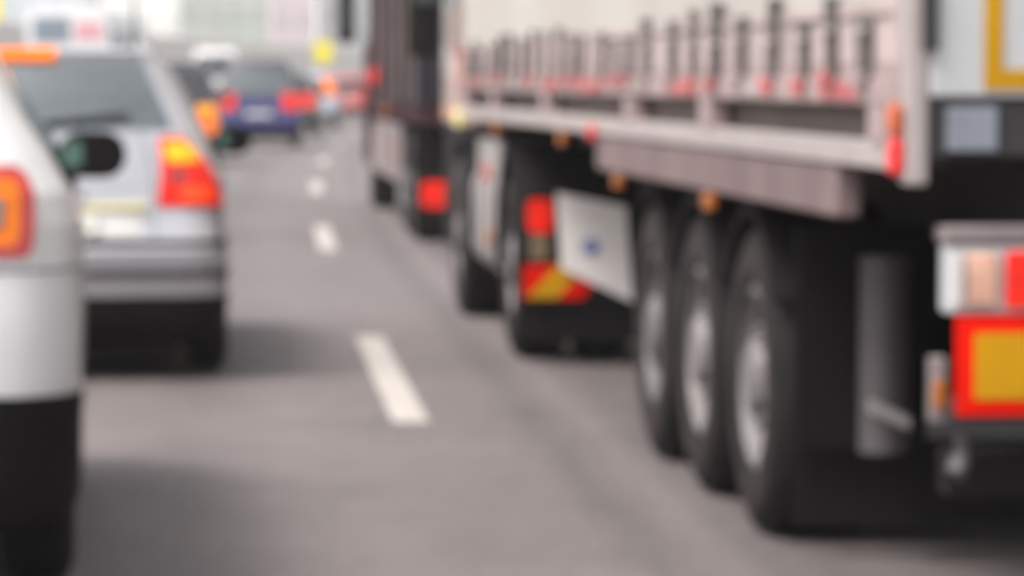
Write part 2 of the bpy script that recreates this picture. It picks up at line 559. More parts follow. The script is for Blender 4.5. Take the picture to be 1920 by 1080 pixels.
# ------------------------------------------------------------------ cars: lofted shells
class Shell:
    """stacked rounded outlines; surf(z, u): u 0 rear centre, 1-2 rear corner, 2-3 side, 3-4 front corner, 5 front centre; negative u mirrors"""
    def __init__(self, levels, bulge=0.05):
        self.lv = levels
        self.b = bulge
    def at(self, z):
        lv = self.lv
        if z <= lv[0][0]: return lv[0][1:]
        for a, c in zip(lv, lv[1:]):
            if z <= c[0]:
                t = (z - a[0]) / (c[0] - a[0])
                return [p + (q - p) * t for p, q in zip(a[1:], c[1:])]
        return lv[-1][1:]
    def surf(self, z, u):
        w, yr, yf, rr, rf = self.at(z)
        sg = -1 if u < 0 else 1
        u = abs(u)
        b = self.b
        if u <= 1:
            x = u * (w - rr); y = yr + b * (x / w) ** 2
        elif u <= 2:
            a = R(90) * (u - 1)
            b1 = b * ((w - rr) / w) ** 2
            x = w - rr + rr * math.sin(a); y = yr + b1 + rr - rr * math.cos(a)
        elif u <= 3:
            y0 = yr + rr + b * ((w - rr) / w) ** 2
            y1 = yf - rf - b
            t = u - 2
            x = w * (1 + 0.012 * math.sin(math.pi * t)); y = y0 + (y1 - y0) * t
        elif u <= 4:
            a = R(90) * (u - 3)
            x = w - rf + rf * math.cos(a); y = yf - b - rf + rf * math.sin(a)
        else:
            x = (w - rf) * (5 - u); y = yf - b * (x / max(1e-6, (w - rf))) ** 2
        return Vector((sg * x, y, z))
    def normal(self, z, u):
        e = 0.004
        p = self.surf(z, u)
        du = self.surf(z, u + e) - self.surf(z, u - e)
        dz = self.surf(z + e, u) - self.surf(z - e, u)
        n = du.cross(dz)
        if n.length < 1e-9:
            n = Vector((0, 0, 1))
        n.normalize()
        c = Vector((0, (self.lv[0][2] + self.lv[0][3]) / 2, z))
        if n.dot(p - c) < 0:
            n = -n
        return n
    def mesh(self, zs, us, holes=(), cap_bottom=True, cap_top=True):
        ring = [u for u in us] + [-u for u in reversed(us) if 0 < u < 5]
        n = len(ring)
        V = [self.surf(z, u) for z in zs for u in ring]
        F = []
        for i in range(len(zs) - 1):
            zc = (zs[i] + zs[i + 1]) / 2
            for j in range(n):
                k = (j + 1) % n
                ua, ub = ring[j], ring[k]
                if k == 0: ub = 0.0
                uc = (abs(ua) + abs(ub)) / 2
                if any(z0 <= zc <= z1 and u0 <= uc <= u1 for z0, z1, u0, u1 in holes):
                    continue
                F.append((i * n + j, i * n + k, (i + 1) * n + k, (i + 1) * n + j))
        if cap_bottom: F.append(tuple(range(n - 1, -1, -1)))
        if cap_top: F.append(tuple(range((len(zs) - 1) * n, len(zs) * n)))
        return V, F
    def patch(self, rows, off=0.006, th=0.02, nu=8, nz=6):
        """a slab on the surface: rows of (z, u0, u1) interpolated"""
        zs = [rows[0][0] + (rows[-1][0] - rows[0][0]) * i / nz for i in range(nz + 1)]
        G = []
        for z in zs:
            for a, c in zip(rows, rows[1:]):
                if min(a[0], c[0]) - 1e-6 <= z <= max(a[0], c[0]) + 1e-6:
                    t = (z - a[0]) / (c[0] - a[0])
                    u0 = a[1] + (c[1] - a[1]) * t
                    u1 = a[2] + (c[2] - a[2]) * t
                    break
            G.append([(z, u0 + (u1 - u0) * j / nu) for j in range(nu + 1)])
        V, F = [], []
        w = nu + 1
        for o_ in (off, off - th):
            for row in G:
                for z, u in row:
                    V.append(self.surf(z, u) + self.normal(z, u) * o_)
        k = len(G) * w
        for i in range(nz):
            for j in range(nu):
                a = i * w + j
                F.append((a, a + 1, a + w + 1, a + w))
                F.append((k + a, k + a + w, k + a + w + 1, k + a + 1))
        border = [j for j in range(w)] + [i * w + nu for i in range(1, nz + 1)] + [nz * w + j for j in range(nu - 1, -1, -1)] + [i * w for i in range(nz - 1, 0, -1)]
        for a, c in zip(border, border[1:] + border[:1]):
            F.append((a, k + a, k + c, c))
        return V, F

US = [0, .25, .5, .75, .9, 1, 1.17, 1.33, 1.5, 1.67, 1.83, 2, 2.06, 2.15, 2.3, 2.4, 2.44, 2.48, 2.6, 2.75, 2.84, 2.9, 3, 3.2, 3.4, 3.6, 3.8, 4, 4.1, 4.3, 4.6, 5]

def refine(zs, step=0.05):
    out = []
    for a, c in zip(zs, zs[1:]):
        n = max(1, int((c - a) / step))
        out += [a + (c - a) * i / n for i in range(n)]
    return out + [zs[-1]]

def arch_cut(body, spots, r):
    """wheel arches cut out of the body shell"""
    me = bpy.data.meshes.new('cutter')
    parts = []
    for x, y, z in spots:
        v, f = lathe_x([(-.26, 0.0), (-.26, r), (.26, r), (.26, 0.0)], 28, closed=False)
        parts.append(([(a + x, b_ + y, c + z) for a, b_, c in v], f))
    v, f = join(*parts)
    me.from_pydata(v, [], f)
    bm = bmesh.new(); bm.from_mesh(me)
    bmesh.ops.remove_doubles(bm, verts=bm.verts, dist=1e-5)
    bmesh.ops.recalc_face_normals(bm, faces=bm.faces)
    bm.to_mesh(me); bm.free()
    cut = bpy.data.objects.new('cutter', me)
    link(cut)
    md = body.modifiers.new('arches', 'BOOLEAN')
    md.operation = 'DIFFERENCE'; md.solver = 'EXACT'; md.object = cut
    pm = body.parent; body.parent = None
    bpy.context.view_layer.update()
    new = bpy.data.meshes.new_from_object(body.evaluated_get(bpy.context.evaluated_depsgraph_get()))
    body.modifiers.clear()
    old = body.data
    body.data = new
    body.parent = pm
    bpy.data.objects.remove(cut)
    bpy.data.meshes.remove(me)
    bpy.data.meshes.remove(old)
    new.materials.clear(); new.materials.append(M_CUR[0])
    for p in new.polygons:
        p.use_smooth = True
        p.material_index = 0
    new.set_sharp_from_angle(angle=R(38))
M_CUR = [None]

def car(name, label, cat, loc, yaw, levels, paint, belt, win, glass=None, wheel_r=0.32, wheel_y=(0.85, 3.5), track=0.76,
        seats=True, rim_r=0.21, tyre_w=0.20, roof_top=None, group=None):
    root = thing(name, label, cat, loc, yaw, group)
    sh = Shell(levels)
    zs = refine([l[0] for l in levels], 0.08)
    M_CUR[0] = paint
    lower = [z for z in zs if z <= belt + 1e-6]
    upper = [z for z in zs if z >= belt - 1e-6]
    for h in win:
        upper += [h[0], h[1]]
    upper = sorted(set(round(z, 4) for z in upper))
    body = mk('body', sh.mesh(lower, US), paint, root, smooth=38)
    arch_cut(body, [(s * (levels[3][1] - 0.05), y, wheel_r) for s in (-1, 1) for y in wheel_y], wheel_r + 0.06)
    us = sorted(set(US + [h[2] for h in win] + [h[3] for h in win]))
    mk('cabin', sh.mesh(upper, us, win, cap_bottom=False), paint, root, smooth=38)
    gl = glass or M_GLASS
    for k, (z0, z1, u0, u1) in enumerate(win):
        nm = 'rear_window' if u0 == 0 else ('windscreen' if u1 == 5 else 'side_window')
        rng = [(-u1, u1)] if u0 == 0 else ([(u0, u1), (-u1, -u0)])
        if u1 == 5:
            # one pane across the front: two halves meet in the middle of the mesh
            a = sh.patch([(z0 - .01, u0 - .02, 5), (z1 + .01, u0 - .02, 5)], .004, .006, 6, 5)
            b_ = sh.patch([(z0 - .01, -5, -u0 + .02), (z1 + .01, -5, -u0 + .02)], .004, .006, 6, 5)
            mk(nm, join(a, b_), gl, root, smooth=30)
            continue
        for a, c in rng:
            mk(nm, sh.patch([(z0 - .012, a - .015, c + .015), (z1 + .012, a - .015, c + .015)], .004, .006, 12, 6), gl, root, smooth=30)
    for s in (-1, 1):
        for y in wheel_y:
            wheel(root, s * track, y, wheel_r, tyre_w, rim_r, 'car', s)
    if seats:
        yf = sum(wheel_y) / 2
        for s in (-1, 1):
            st = mk('seat', prism_x([(yf - .25, belt - .5), (yf + .25, belt - .55), (yf + .25, belt - .42), (yf - .08, belt - .38), (yf - .22, belt + .2), (yf - .32, belt + .2)], s * .37 - .24, s * .37 + .24), M_SEAT, root, bevel=.03)
            mk('headrest', box(s * .37 - .12, s * .37 + .12, yf - .34, yf - .24, belt + .22, belt + .40), M_SEAT, st, bevel=.03)
        mk('rear_bench', prism_x([(yf - 1.2, belt - .4), (yf - .7, belt - .45), (yf - .7, belt - .3), (yf - 1.0, belt - .28), (yf - 1.12, belt + .12), (yf - 1.2, belt + .12)], -.6, .6), M_SEAT, root, bevel=.03)
    return root, sh

def car_mirror(root, x, y, z, s, housing, gw=0.19, gh=0.135):
    poly = rrect(0, 0, gw, gh, gh * .47, 7)
    n = len(poly)
    V, F = [], []
    for k, (dy, sc) in enumerate(((0, 1.0), (.05, 1.03), (.10, .92), (.135, .6))):
        for px, pz in poly:
            V.append((px * sc, dy, pz * sc))
    for k in range(3):
        for i in range(n):
            j = (i + 1) % n
            F.append((k * n + i, k * n + j, (k + 1) * n + j, (k + 1) * n + i))
    F.append(tuple(range(n - 1, -1, -1))); F.append(tuple(range(3 * n, 4 * n)))
    arm = box(-s * .17, -s * .07, .03, .08, -.05, -.01)
    if s < 0:
        arm = box(.07, .17, .03, .08, -.05, -.01)
    h = mk('door_mirror', join((V, F), arm), housing, root, smooth=40, loc=(x, y, z))
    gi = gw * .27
    mk('mirror_glass', prism_y(rrect(-s * (gw / 2 - .020 - gi / 2), .005, gi, gh - .065, .02, 4), -.004, .006), M_GREENREFL, h)  # inner strip coloured green in place of a reflection
    mk('dark_refl_glass', prism_y(rrect(s * (gw / 2 - .014 - (gw - gi - .035) / 2), 0, gw - gi - .05, gh - .045, .05, 5), -.004, .006), M_PLAS, h)  # rest of the glass coloured black in place of its dark reflection
    return h

# --- silver estate car, rear view in the middle of the car lane
SIL = [(.20, .80, .16, 4.30, .20, .40), (.30, .86, .05, 4.38, .20, .42), (.42, .89, .02, 4.42, .20, .45), (.63, .89, -.015, 4.42, .20, .45),
       (.655, .885, .0, 4.41, .20, .45), (.685, .875, .02, 4.40, .20, .45), (.84, .875, .075, 4.34, .20, .45), (.93, .87, .08, 4.0, .20, .40), (.98, .86, .09, 3.45, .19, .35),
       (1.10, .815, .115, 3.20, .18, .32), (1.21, .765, .145, 2.98, .17, .30), (1.40, .665, .23, 2.55, .15, .28), (1.545, .575, .31, 2.2, .12, .25),
       (1.59, .545, .30, 2.05, .11, .22), (1.612, .47, .38, 1.95, .10, .2)]
root, sh = car('silver_estate_car', 'silver estate car with lit tail lamp stopped behind the black people carrier', 'car',
               (-.95, 18.0, 0), R(0.6), SIL, M_SILVER, .98,
               [(1.225, 1.535, 0, 1.12), (1.03, 1.50, 2.08, 2.40), (1.03, 1.50, 2.46, 2.86), (1.06, 1.52, 4.0, 5)],
               wheel_y=(0.78, 3.38), track=.785, tyre_w=.21)
for s in (-1, 1):
    rows = [(.845, s * .82, s * 1.72), (.95, s * .84, s * 1.62), (1.06, s * .88, s * 1.50), (1.175, s * .92, s * 1.22)]
    tl = mk('tail_lamp', sh.patch(rows, .016, .04, 8, 8), M_RED_ON, root, smooth=40)
    mk('indicator_lens', sh.patch([(1.055, s * .93, s * 1.36), (1.10, s * .92, s * 1.36), (1.15, s * .95, s * 1.2)], .024, .02, 6, 6), M_AMB_ON, tl, smooth=40)
    mk('reverse_lens', sh.patch([(.965, s * .92, s * 1.1), (1.02, s * .93, s * 1.1)], .022, .02, 4, 3), M_REDD, tl, smooth=40)
    mk('brake_bulb', sh.patch([(.875, s * 1.0, s * 1.45), (.935, s * 1.0, s * 1.42)], .024, .02, 5, 3), M_REDHOT, tl, smooth=40)
mk('bumper_gap', sh.patch([(.652, -1.9, 1.9), (.684, -1.9, 1.9)], .006, .012, 30, 2), M_DARK, root, smooth=30)
mk('bumper_strip', sh.patch([(.505, -1.85, 1.85), (.545, -1.85, 1.85)], .012, .02, 30, 2), M_GREYP, root, smooth=30)
mk('lower_bumper', sh.patch([(.20, -1.95, 1.95), (.41, -1.95, 1.95)], .012, .03, 30, 4), M_PLAS, root, smooth=30)
pl = mk('number_plate', box(-.26, .26, -.006, .006, -.055, .055), M_PLATE, root, bevel=.003, loc=(0, .030, .76), rot=(R(-19), 0, 0))
mk('lit_ledge', sh.patch([(.692, -.70, .70), (.826, -.70, .70)], .004, .012, 16, 4), M_LEDGELIT, root, smooth=30)  # paler strip paints the light caught by the up-facing ledge
mk('plate_trim', box(-.50, .50, .055, .10, .832, .856), M_PLATEY, root, bevel=.005)
mk('high_brake_lamp', sh.patch([(1.552, -.50, .14), (1.592, -.50, .14)], .022, .03, 8, 2), M_ORG_ON, root, smooth=30)
mk('wiper', tube((-.05, .125, 1.235), (.42, .15, 1.29), .011), M_PLAS, root)
for s in (-1, 1):
    mk('tailgate_gap', sh.patch([(.69, s * .795, s * .803), (1.2, s * .795, s * .803)], .0015, .004, 1, 8), M_DARK, root)
mk('badge', disc_y(0, 1.04, .04, .085, .10, 20), M_RIMD, root)
mk('boot_handle', box(-.2, .2, .052, .075, .885, .905), M_PLAS, root, bevel=.005)
mk('rear_axle', tube((-.7, .78, .30), (.7, .78, .30), .05), M_DARK, root)
mk('underbody', box(-.74, .74, .25, 4.1, .17, .26), M_DARK, root)
mk('shade_filler', prism_y(rrect(.1, .20, 1.1, .15, .06, 5), .22, .62), M_DARK, root, smooth=40)  # black block added to deepen the shade under the car
mk('fuel_tank', box(-.6, .6, 1.15, 1.8, .12, .169), M_DARK, root, bevel=.02)  # dark block added to fill the shaded gap above the ground
mk('exhaust', tube((-.45, .10, .24), (-.45, .7, .24), .03), M_STEEL, root)
mk('aerial', join(tube((.44, .75, 1.60), (.44, .50, 1.86), .007), tube((.44, .78, 1.585), (.44, .72, 1.62), .02)), M_PLAS, root)
for s in (-1, 1):
    mk('roof_rail', join(tube((s * .47, .60, 1.645), (s * .49, 2.0, 1.645), .013), tube((s * .465, .6, 1.60), (s * .47, .62, 1.65), .014), tube((s * .485, 1.98, 1.60), (s * .49, 2.0, 1.65), .014)), M_SILVER, root)
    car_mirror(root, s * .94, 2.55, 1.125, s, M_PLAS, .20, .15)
    mk('door_handle', box(s * .885 - .015, s * .885 + .015, 1.55, 1.72, .90, .93), M_SILVER, root, bevel=.006)

# --- white car whose rear corner fills the edge of the frame
WHI = [(.24, .87, .12, 4.05, .26, .40), (.32, .89, .04, 4.12, .26, .42), (.56, .895, .0, 4.15, .25, .45), (.60, .90, .0, 4.15, .25, .45),
       (.80, .905, .0, 4.12, .25, .45), (.94, .902, .015, 3.9, .25, .42), (1.06, .895, .03, 3.3, .24, .35), (1.145, .875, .05, 3.15, .22, .34), (1.25, .815, .09, 2.95, .20, .32),
       (1.34, .755, .14, 2.75, .18, .30), (1.47, .675, .22, 2.45, .16, .28), (1.58, .60, .30, 2.15, .14, .26), (1.63, .54, .36, 2.0, .12, .24), (1.65, .44, .45, 1.9, .1, .2)]
root, sh = car('white_hatchback', 'white hatchback with round-cornered tail lamp and black door mirror', 'car',
               (-1.335, 10.12, 0), R(2.3), WHI, M_WHITE, 1.06,
               [(1.24, 1.55, 0, 1.0), (1.14, 1.56, 2.10, 2.40), (1.14, 1.56, 2.46, 2.86), (1.16, 1.58, 4.0, 5)], wheel_y=(0.68, 3.25), wheel_r=.33, track=.775, tyre_w=.21)
for s in (-1, 1):
    tl = mk('tail_lamp', sh.patch([(.975, s * .88, s * 1.26), (.99, s * .84, s * 1.30), (1.19, s * .84, s * 1.36), (1.215, s * .90, s * 1.29)], .022, .05, 8, 10), M_REDL, root, smooth=40)
    rg = mk('orange_ring', sh.patch([(1.005, s * .90, s * 1.17), (1.02, s * .87, s * 1.20), (1.165, s * .87, s * 1.24), (1.18, s * .90, s * 1.20)], .030, .02, 8, 8), M_RING, tl, smooth=40)
    mk('reverse_lens', sh.patch([(1.055, s * .97, s * 1.09), (1.125, s * .97, s * 1.11)], .036, .02, 5, 4), M_RIMD, tl, smooth=40)
mk('lower_bumper', sh.patch([(.24, -2.02, 2.02), (.40, -2.02, 2.02), (.595, -2.02, 2.02)], .012, .03, 34, 6), M_PLAS, root, smooth=30)
for s in (-1, 1):
    mk('sill', box(s * .87 - .03, s * .87 + .03, 1.2, 2.75, .22, .40), M_PLAS, root)
mk('number_plate', box(-.26, .26, -.015, .006, .72, .83), M_PLATE, root, bevel=.004)
mk('underbody', box(-.74, .74, .25, 3.9, .19, .30), M_DARK, root)
mk('rear_axle', tube((-.7, .68, .32), (.7, .68, .32), .05), M_DARK, root)
for s in (-1, 1):
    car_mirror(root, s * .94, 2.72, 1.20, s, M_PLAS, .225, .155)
    mk('door_handle', box(s * .905 - .015, s * .905 + .015, 1.45, 1.62, .98, 1.01), M_WHITE, root, bevel=.006)

# panel gaps, badge, wiper and high lamp on the white car's tailgate
for s in (-1, 1):
    mk('tailgate_gap', sh.patch([(.62, s * .815, s * .825), (.94, s * .815, s * .825)], .0015, .004, 1, 8), M_DARK, root)
    mk('bumper_gap', sh.patch([(.935, s * .83, s * 2.0), (.941, s * .83, s * 2.0)], .0015, .004, 14, 1), M_DARK, root)
    mk('fuel_flap_gap' if s > 0 else 'wing_gap', sh.patch([(.62, s * 2.098, s * 2.102), (1.05, s * 2.098, s * 2.102)], .0015, .004, 1, 8), M_DARK, root)
mk('tailgate_lower_gap', sh.patch([(.612, -.82, .82), (.618, -.82, .82)], .0015, .004, 20, 1), M_DARK, root)
mk('badge', disc_y(0, 1.06, .045, .018, .03, 20), M_RIMD, root)
mk('boot_handle', box(-.24, .24, -.012, .012, .865, .895), M_PLAS, root, bevel=.006)
mk('wiper', tube((0, .08, 1.255), (.40, .115, 1.30), .010), M_PLAS, root)
mk('high_brake_lamp', sh.patch([(1.585, -.35, .35), (1.612, -.35, .35)], .01, .02, 8, 2), M_REDW, root)
mk('roof_spoiler', prism_x([(.24, 1.615), (.20, 1.622), (.40, 1.652), (.45, 1.648)], -.44, .44), M_WHITE, root, bevel=.006)

# --- cars further along the queue
def scale_levels(base, h=1.0, w=1.0):
    return [(z * h, a * w, b_, c, d, e) for z, a, b_, c, d, e in base]
MPV = [(.22, .80, .14, 4.3, .2, .4), (.32, .87, .03, 4.38, .2, .42), (.50, .90, .0, 4.4, .2, .45), (.68, .90, .02, 4.4, .2, .45), (.90, .895, .05, 4.25, .2, .42), (1.0, .885, .06, 3.7, .19, .38),
       (1.12, .85, .09, 3.35, .18, .34), (1.35, .76, .16, 2.9, .16, .3), (1.58, .665, .24, 2.4, .14, .26), (1.68, .60, .30, 2.2, .12, .24), (1.72, .50, .4, 2.0, .1, .2)]
MPV_WIN = [(1.08, 1.56, 0, 1.1), (1.10, 1.55, 2.08, 2.40), (1.10, 1.55, 2.46, 2.86), (1.12, 1.6, 4.0, 5)]
def queue_car(name, label, D, x, paint, lamp, lz, lu, glass, h=1.0, yaw=0.0, lit2=None):
    lv = scale_levels(MPV, h)
    win = [(a * h, b_ * h, c, d) for a, b_, c, d in MPV_WIN]
    root, sh = car(name, label, 'car', (x, D, 0), yaw, lv, paint, 1.0 * h, win, glass, wheel_y=(.8, 3.4), seats=False)
    for s in (-1, 1):
        tl = mk('tail_lamp', sh.patch([(lz[0], s * lu[0], s * lu[1]), (lz[1], s * lu[0], s * (lu[1] - .1))], .02, .05, 6, 4), lamp, root, smooth=40)
        if lit2:
            mk('indicator_lens', sh.patch([(lz[1] - .12, s * lu[0], s * (lu[1] - .15)), (lz[1] - .02, s * lu[0], s * (lu[1] - .2))], .03, .02, 5, 3), lit2, tl, smooth=40)
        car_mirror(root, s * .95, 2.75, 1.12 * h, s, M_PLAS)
    mk('number_plate', box(-.26, .26, .015, .04, .66, .77), M_PLATE, root, bevel=.004)
    mk('lower_bumper', sh.patch([(.22, -1.95, 1.95), (.40, -1.95, 1.95)], .012, .03, 24, 3), M_PLAS, root, smooth=30)
    mk('underbody', box(-.74, .74, .25, 4.1, .18, .28), M_DARK, root)
    return root, sh
GQ = 'cars queuing in the lane beside the lorries'
q, sh = queue_car('black_people_carrier', 'black people carrier with orange tail lamps in front of the silver estate car', 63, -1.22, M_BLACKP, M_ORG_ON, (.52, 1.02), (.72, 1.55), M_DGLASS, 1.02, 0, M_AMB_ON)
q['group'] = GQ
M_NAVY = mat('navy_cabin', (0.035, 0.03, 0.04), 0.3, coat=0.5)
q, sh = queue_car('blue_people_carrier', 'blue people carrier with dark roof and glowing red tail lamp beyond the black one', 79, .40, M_BLUE, M_RED_ON, (.80, 1.16), (.70, 1.75), M_GLASS, 1.08, R(-1.5))
q['group'] = GQ
for ch in q.children:
    if ch.name.startswith('cabin'):
        ch.data.materials[0] = M_NAVY
q, sh = queue_car('pale_blue_car', 'pale blue car with orange lamps, partly hidden by the blue people carrier', 113, 2.05, M_PALE, M_ORG_ON, (.95, 1.5), (.75, 1.6), M_DGLASS, 0.95, R(-3))
q['group'] = GQ
q, sh = queue_car('red_car', 'small red car with red lamps at the far end of the queue', 135, 3.95, M_REDP, M_RED_ON, (.75, 1.1), (.6, 1.6), M_DGLASS, 0.92, R(-4))
q['group'] = GQ

M_VAN = mat('van_white', (0.62, 0.61, 0.60), 0.35, coat=0.4, var=0.03)
M_WINE = mat('wine_paint', (0.16, 0.02, 0.03), 0.3, coat=0.6)
for nm, lb, D_, lane, pt, lm, hh in (
        ('white_van', 'tall white van beyond the black people carrier', 118, -4.40, M_VAN, M_ORG_ON, 1.40),
        ('charcoal_car', 'charcoal car with red lamps squeezed between the blue people carrier and the pale blue car', 97, -1.08, M_BLACKP, M_RED_ON, 0.95),
        ('wine_red_car', 'wine red car with red lamps peeping out beyond the pale blue car', 155, -4.68, M_WINE, M_RED_ON, 0.95),
        ('orange_red_car', 'bright red car under the small yellow sign', 172, -4.68, M_REDP, M_ORG_ON, 0.95),
        ('grey_car', 'grey car with red lamps just beside the dark lorry in the far queue', 190, -4.68, M_PALE, M_RED_ON, 0.95)):
    q, sh = queue_car(nm, lb, D_, lane + bend(D_), pt, lm, (.75 * hh, 1.15 * hh), (.6, 1.6), M_DGLASS, hh, -math.atan(8e-4 * (D_ - 23)))
    q['group'] = GQ

# ------------------------------------------------------------------ curtain-sided semi-trailer
TY = R(1.37)
tr = thing('curtain_sider_trailer', 'cream curtain-sided semi-trailer with white rear doors and gold reflective outline', 'trailer', (2.90, 9.03, 0), TY)
LX = -1.27                       # local x of the near side
TL = 13.0
# structure of the bed
mk('floor', box(-1.20, 1.20, .06, TL, 1.30, 1.40), M_RECESS, tr)
for s in (-1, 1):
    mk('side_rave', box(s * 1.26 - .03, s * 1.26 + .03, .10, TL, 1.395, 1.465), M_RAVE, tr, bevel=.006)
    mk('lower_rail', box(s * 1.25 - .03, s * 1.25 + .03, .10, TL, 1.232, 1.302), M_RAIL, tr, bevel=.006)
    mk('side_board', box(s * 1.19 - .015, s * 1.19 + .015, .10, TL, 1.25, 1.42), M_RECESS, tr)
    for y in (.35, 3.3, 5.3, 8.4, 11.0, 12.85):
        mk('rave_post', box(s * 1.255 - .032, s * 1.255 + .032, y - .12, y + .12, 1.303, 1.394), M_RAVE, tr)
    # curtain: soft vertical folds, one sheet with thickness
    n = 160
    V, F = [], []
    zz = [1.47, 1.60, 1.75, 2.2, 2.8, 3.4, 3.92]
    for side in (0, 1):
        for i in range(n + 1):
            y = .12 + (TL - .16) * i / n
            for z in zz:
                fold = .010 * math.sin(y * 11.85) + .007 * math.sin(y * 3.1 + 1)
                fold *= 0.35 + 0.65 * min(1, (z - 1.4) / .5)
                V.append((s * (1.265 - .012 * side) + s * fold * .7, y, z))
    k = len(zz)
    off = (n + 1) * k
    for i in range(n):
        for j in range(k - 1):
            a = i * k + j
            F.append((a, a + k, a + k + 1, a + 1))
            F.append((off + a, off + a + 1, off + a + k + 1, off + a + k))
    cu = mk('curtain', (V, F), M_CREAM, tr, smooth=60)
    mk('curtain_skirt', box(s * 1.2745 - .0025, s * 1.2745 + .0025, .13, TL - .05, 1.502, 1.655), M_SKIRTP, tr)
    for i in range(9):
        y = .7 + i * 1.42 + random.uniform(-.2, .2)
        mk('reflective_tape', box(s * 1.2925 - .0015, s * 1.2925 + .0015, y, y + random.uniform(.3, .7), 1.408, 1.452), random.choice((M_BUCKLE, M_RAIL, M_TAPE)), tr)
    mk('tension_strap', box(s * 1.279 - .002, s * 1.279 + .002, .2, 6.2, 1.612, 1.628), M_STRAPL, tr)
    mk('curtain_hem', box(s * 1.272 - .006, s * 1.272 + .006, .12, TL - .04, 1.468, 1.50), M_RAVE, tr)
    for i in range(24):
        y = .42 + i * .53
        y += random.uniform(-.09, .09)
        lean = random.uniform(-.06, .06)
        hw_ = random.uniform(.035, .075)
        z1_ = random.uniform(1.61, 1.71)
        zb = random.uniform(-.012, .012)
        st = mk('curtain_strap', prism_x([(y - hw_, 1.44), (y + hw_, 1.44), (y + hw_ + lean, z1_), (y - hw_ + lean, z1_)], s * 1.288 - .012, s * 1.288 + .012), M_STRAP, tr)
        bk = mk('buckle', box(s * 1.310 - .014, s * 1.310 + .014, y - .035, y + .035, 1.425 + zb, 1.472 + zb), random.choice((M_BUCKLE, M_BUCKLE, M_RAVE)), st, bevel=.006)
        if s < 0 or i % 2:
            mk('keeper_loop', box(s * 1.303 - .005, s * 1.303 + .005, y - hw_ - .02 + lean * .6, y + hw_ + .02 + lean * .6, 1.575 + zb, 1.590 + zb), M_RAIL, st)
    if s < 0:
        for y in (2.4, 8.0, 12.0):
            pass
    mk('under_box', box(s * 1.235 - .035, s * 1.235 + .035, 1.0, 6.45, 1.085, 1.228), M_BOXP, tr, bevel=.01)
    for y in (5.6, 7.6, 3.2, 10.8):
        mk('side_marker', box(s * 1.285 - .015, s * 1.285 + .015, y - .07, y + .07, 1.165 if y > 7 else 1.03, 1.225 if y > 7 else 1.085), M_AMB, tr, bevel=.008)
    mk('side_reflector', box(s * 1.29 - .012, s * 1.29 + .012, 6.4, 6.55, 1.21, 1.27), M_REDW, tr, bevel=.006)
mk('roof', box(-1.27, 1.27, .0, TL, 3.925, 4.0), M_DOOR, tr, bevel=.02)
mk('headboard', box(-1.26, 1.26, TL, TL + .06, 1.25, 3.95), M_DOOR, tr)
# rear frame and doors
for s in (-1, 1):
    ps = mk('corner_post', box(s * 1.253 - .026, s * 1.253 + .026, .0, .11, 1.20, 3.93), M_RAIL, tr, bevel=.01)
    for z in (1.62, 2.3, 3.0, 3.6):
        mk('hinge', box(s * 1.228 - .018, s * 1.228 + .018, -.03, -.002, z - .09, z + .09), M_STEEL, ps, bevel=.006)
    d = mk('rear_door', box(min(s * 1.224, s * .006), max(s * 1.224, s * .006), -.01, .05, 1.415, 3.90), M_DOOR, tr, bevel=.008)
    tp = []
    x0, x1 = s * 1.145, s * .03
    xa, xb = min(x0, x1), max(x0, x1)
    wd = .046
    ov = s * 1.094
    mk('gold_tape', join(box(min(ov, ov - s * wd), max(ov, ov - s * wd), -.016, -.012, 1.435, 3.85),
                         box(min(ov - s * wd, s * .03), max(ov - s * wd, s * .03), -.016, -.012, 1.435, 1.483)), M_GOLD, d)
    for x in (.35, .75):
        mk('lock_rod', tube((s * x, -.045, 1.36), (s * x, -.045, 3.85), .014), M_GALV, d)
mk('rear_sill', box(-1.22, 1.22, .0, .09, 1.27, 1.408), M_STEEL, tr, bevel=.006)
for s in (-1, 1):
    xx = s * 1.184
    mk('sill_plate', box(min(xx, xx - s * .125), max(xx, xx - s * .125), -.014, -.003, 1.285, 1.392), M_GREYB, tr, bevel=.004)
    # tall corner lamp on a rubber arm
    ml = mk('corner_marker_lamp', box(s * 1.30 - .018, s * 1.30 + .018, .03, .09, 1.32, 1.40), M_CORN, tr, bevel=.015)
    mk('red_lens', box(s * 1.30 - .018, s * 1.30 + .018, .025, .09, 1.225, 1.318), M_REDW, ml, bevel=.015)
# chassis and running gear
for s in (-1, 1):
    mk('chassis_beam', box(s * .55 - .06, s * .55 + .06, .12, TL - .3, .95, 1.225), M_STEEL, tr)
for i in range(14):
    y = .5 + i * .92
    mk('cross_member', box(-1.18, 1.18, y - .04, y + .04, 1.231, 1.295), M_STEEL, tr)
for y in (2.9, 4.1, 5.3):
    mk('axle', tube((-.95, y, .5), (.95, y, .5), .065, 12), M_STEEL, tr)
    for s in (-1, 1):
        wheel(tr, s * 1.005, y, .50, .385, .30, 'truck', s)
        mk('air_spring', tube((s * .55, y + .25, .55), (s * .55, y + .25, .95), .13, 14), M_RUBBER, tr)
    for s in (-1, 1):
        pts = [(y + .56 * math.cos(R(a)), .5 + .56 * math.sin(R(a))) for a in range(30, 151, 12)]
        pts += [(y + .535 * math.cos(R(a)), .5 + .535 * math.sin(R(a))) for a in range(150, 29, -12)]
        mk('mudguard', prism_x(pts, s * 1.005 - .2, s * 1.005 + .2), M_PLAS, tr, smooth=50)
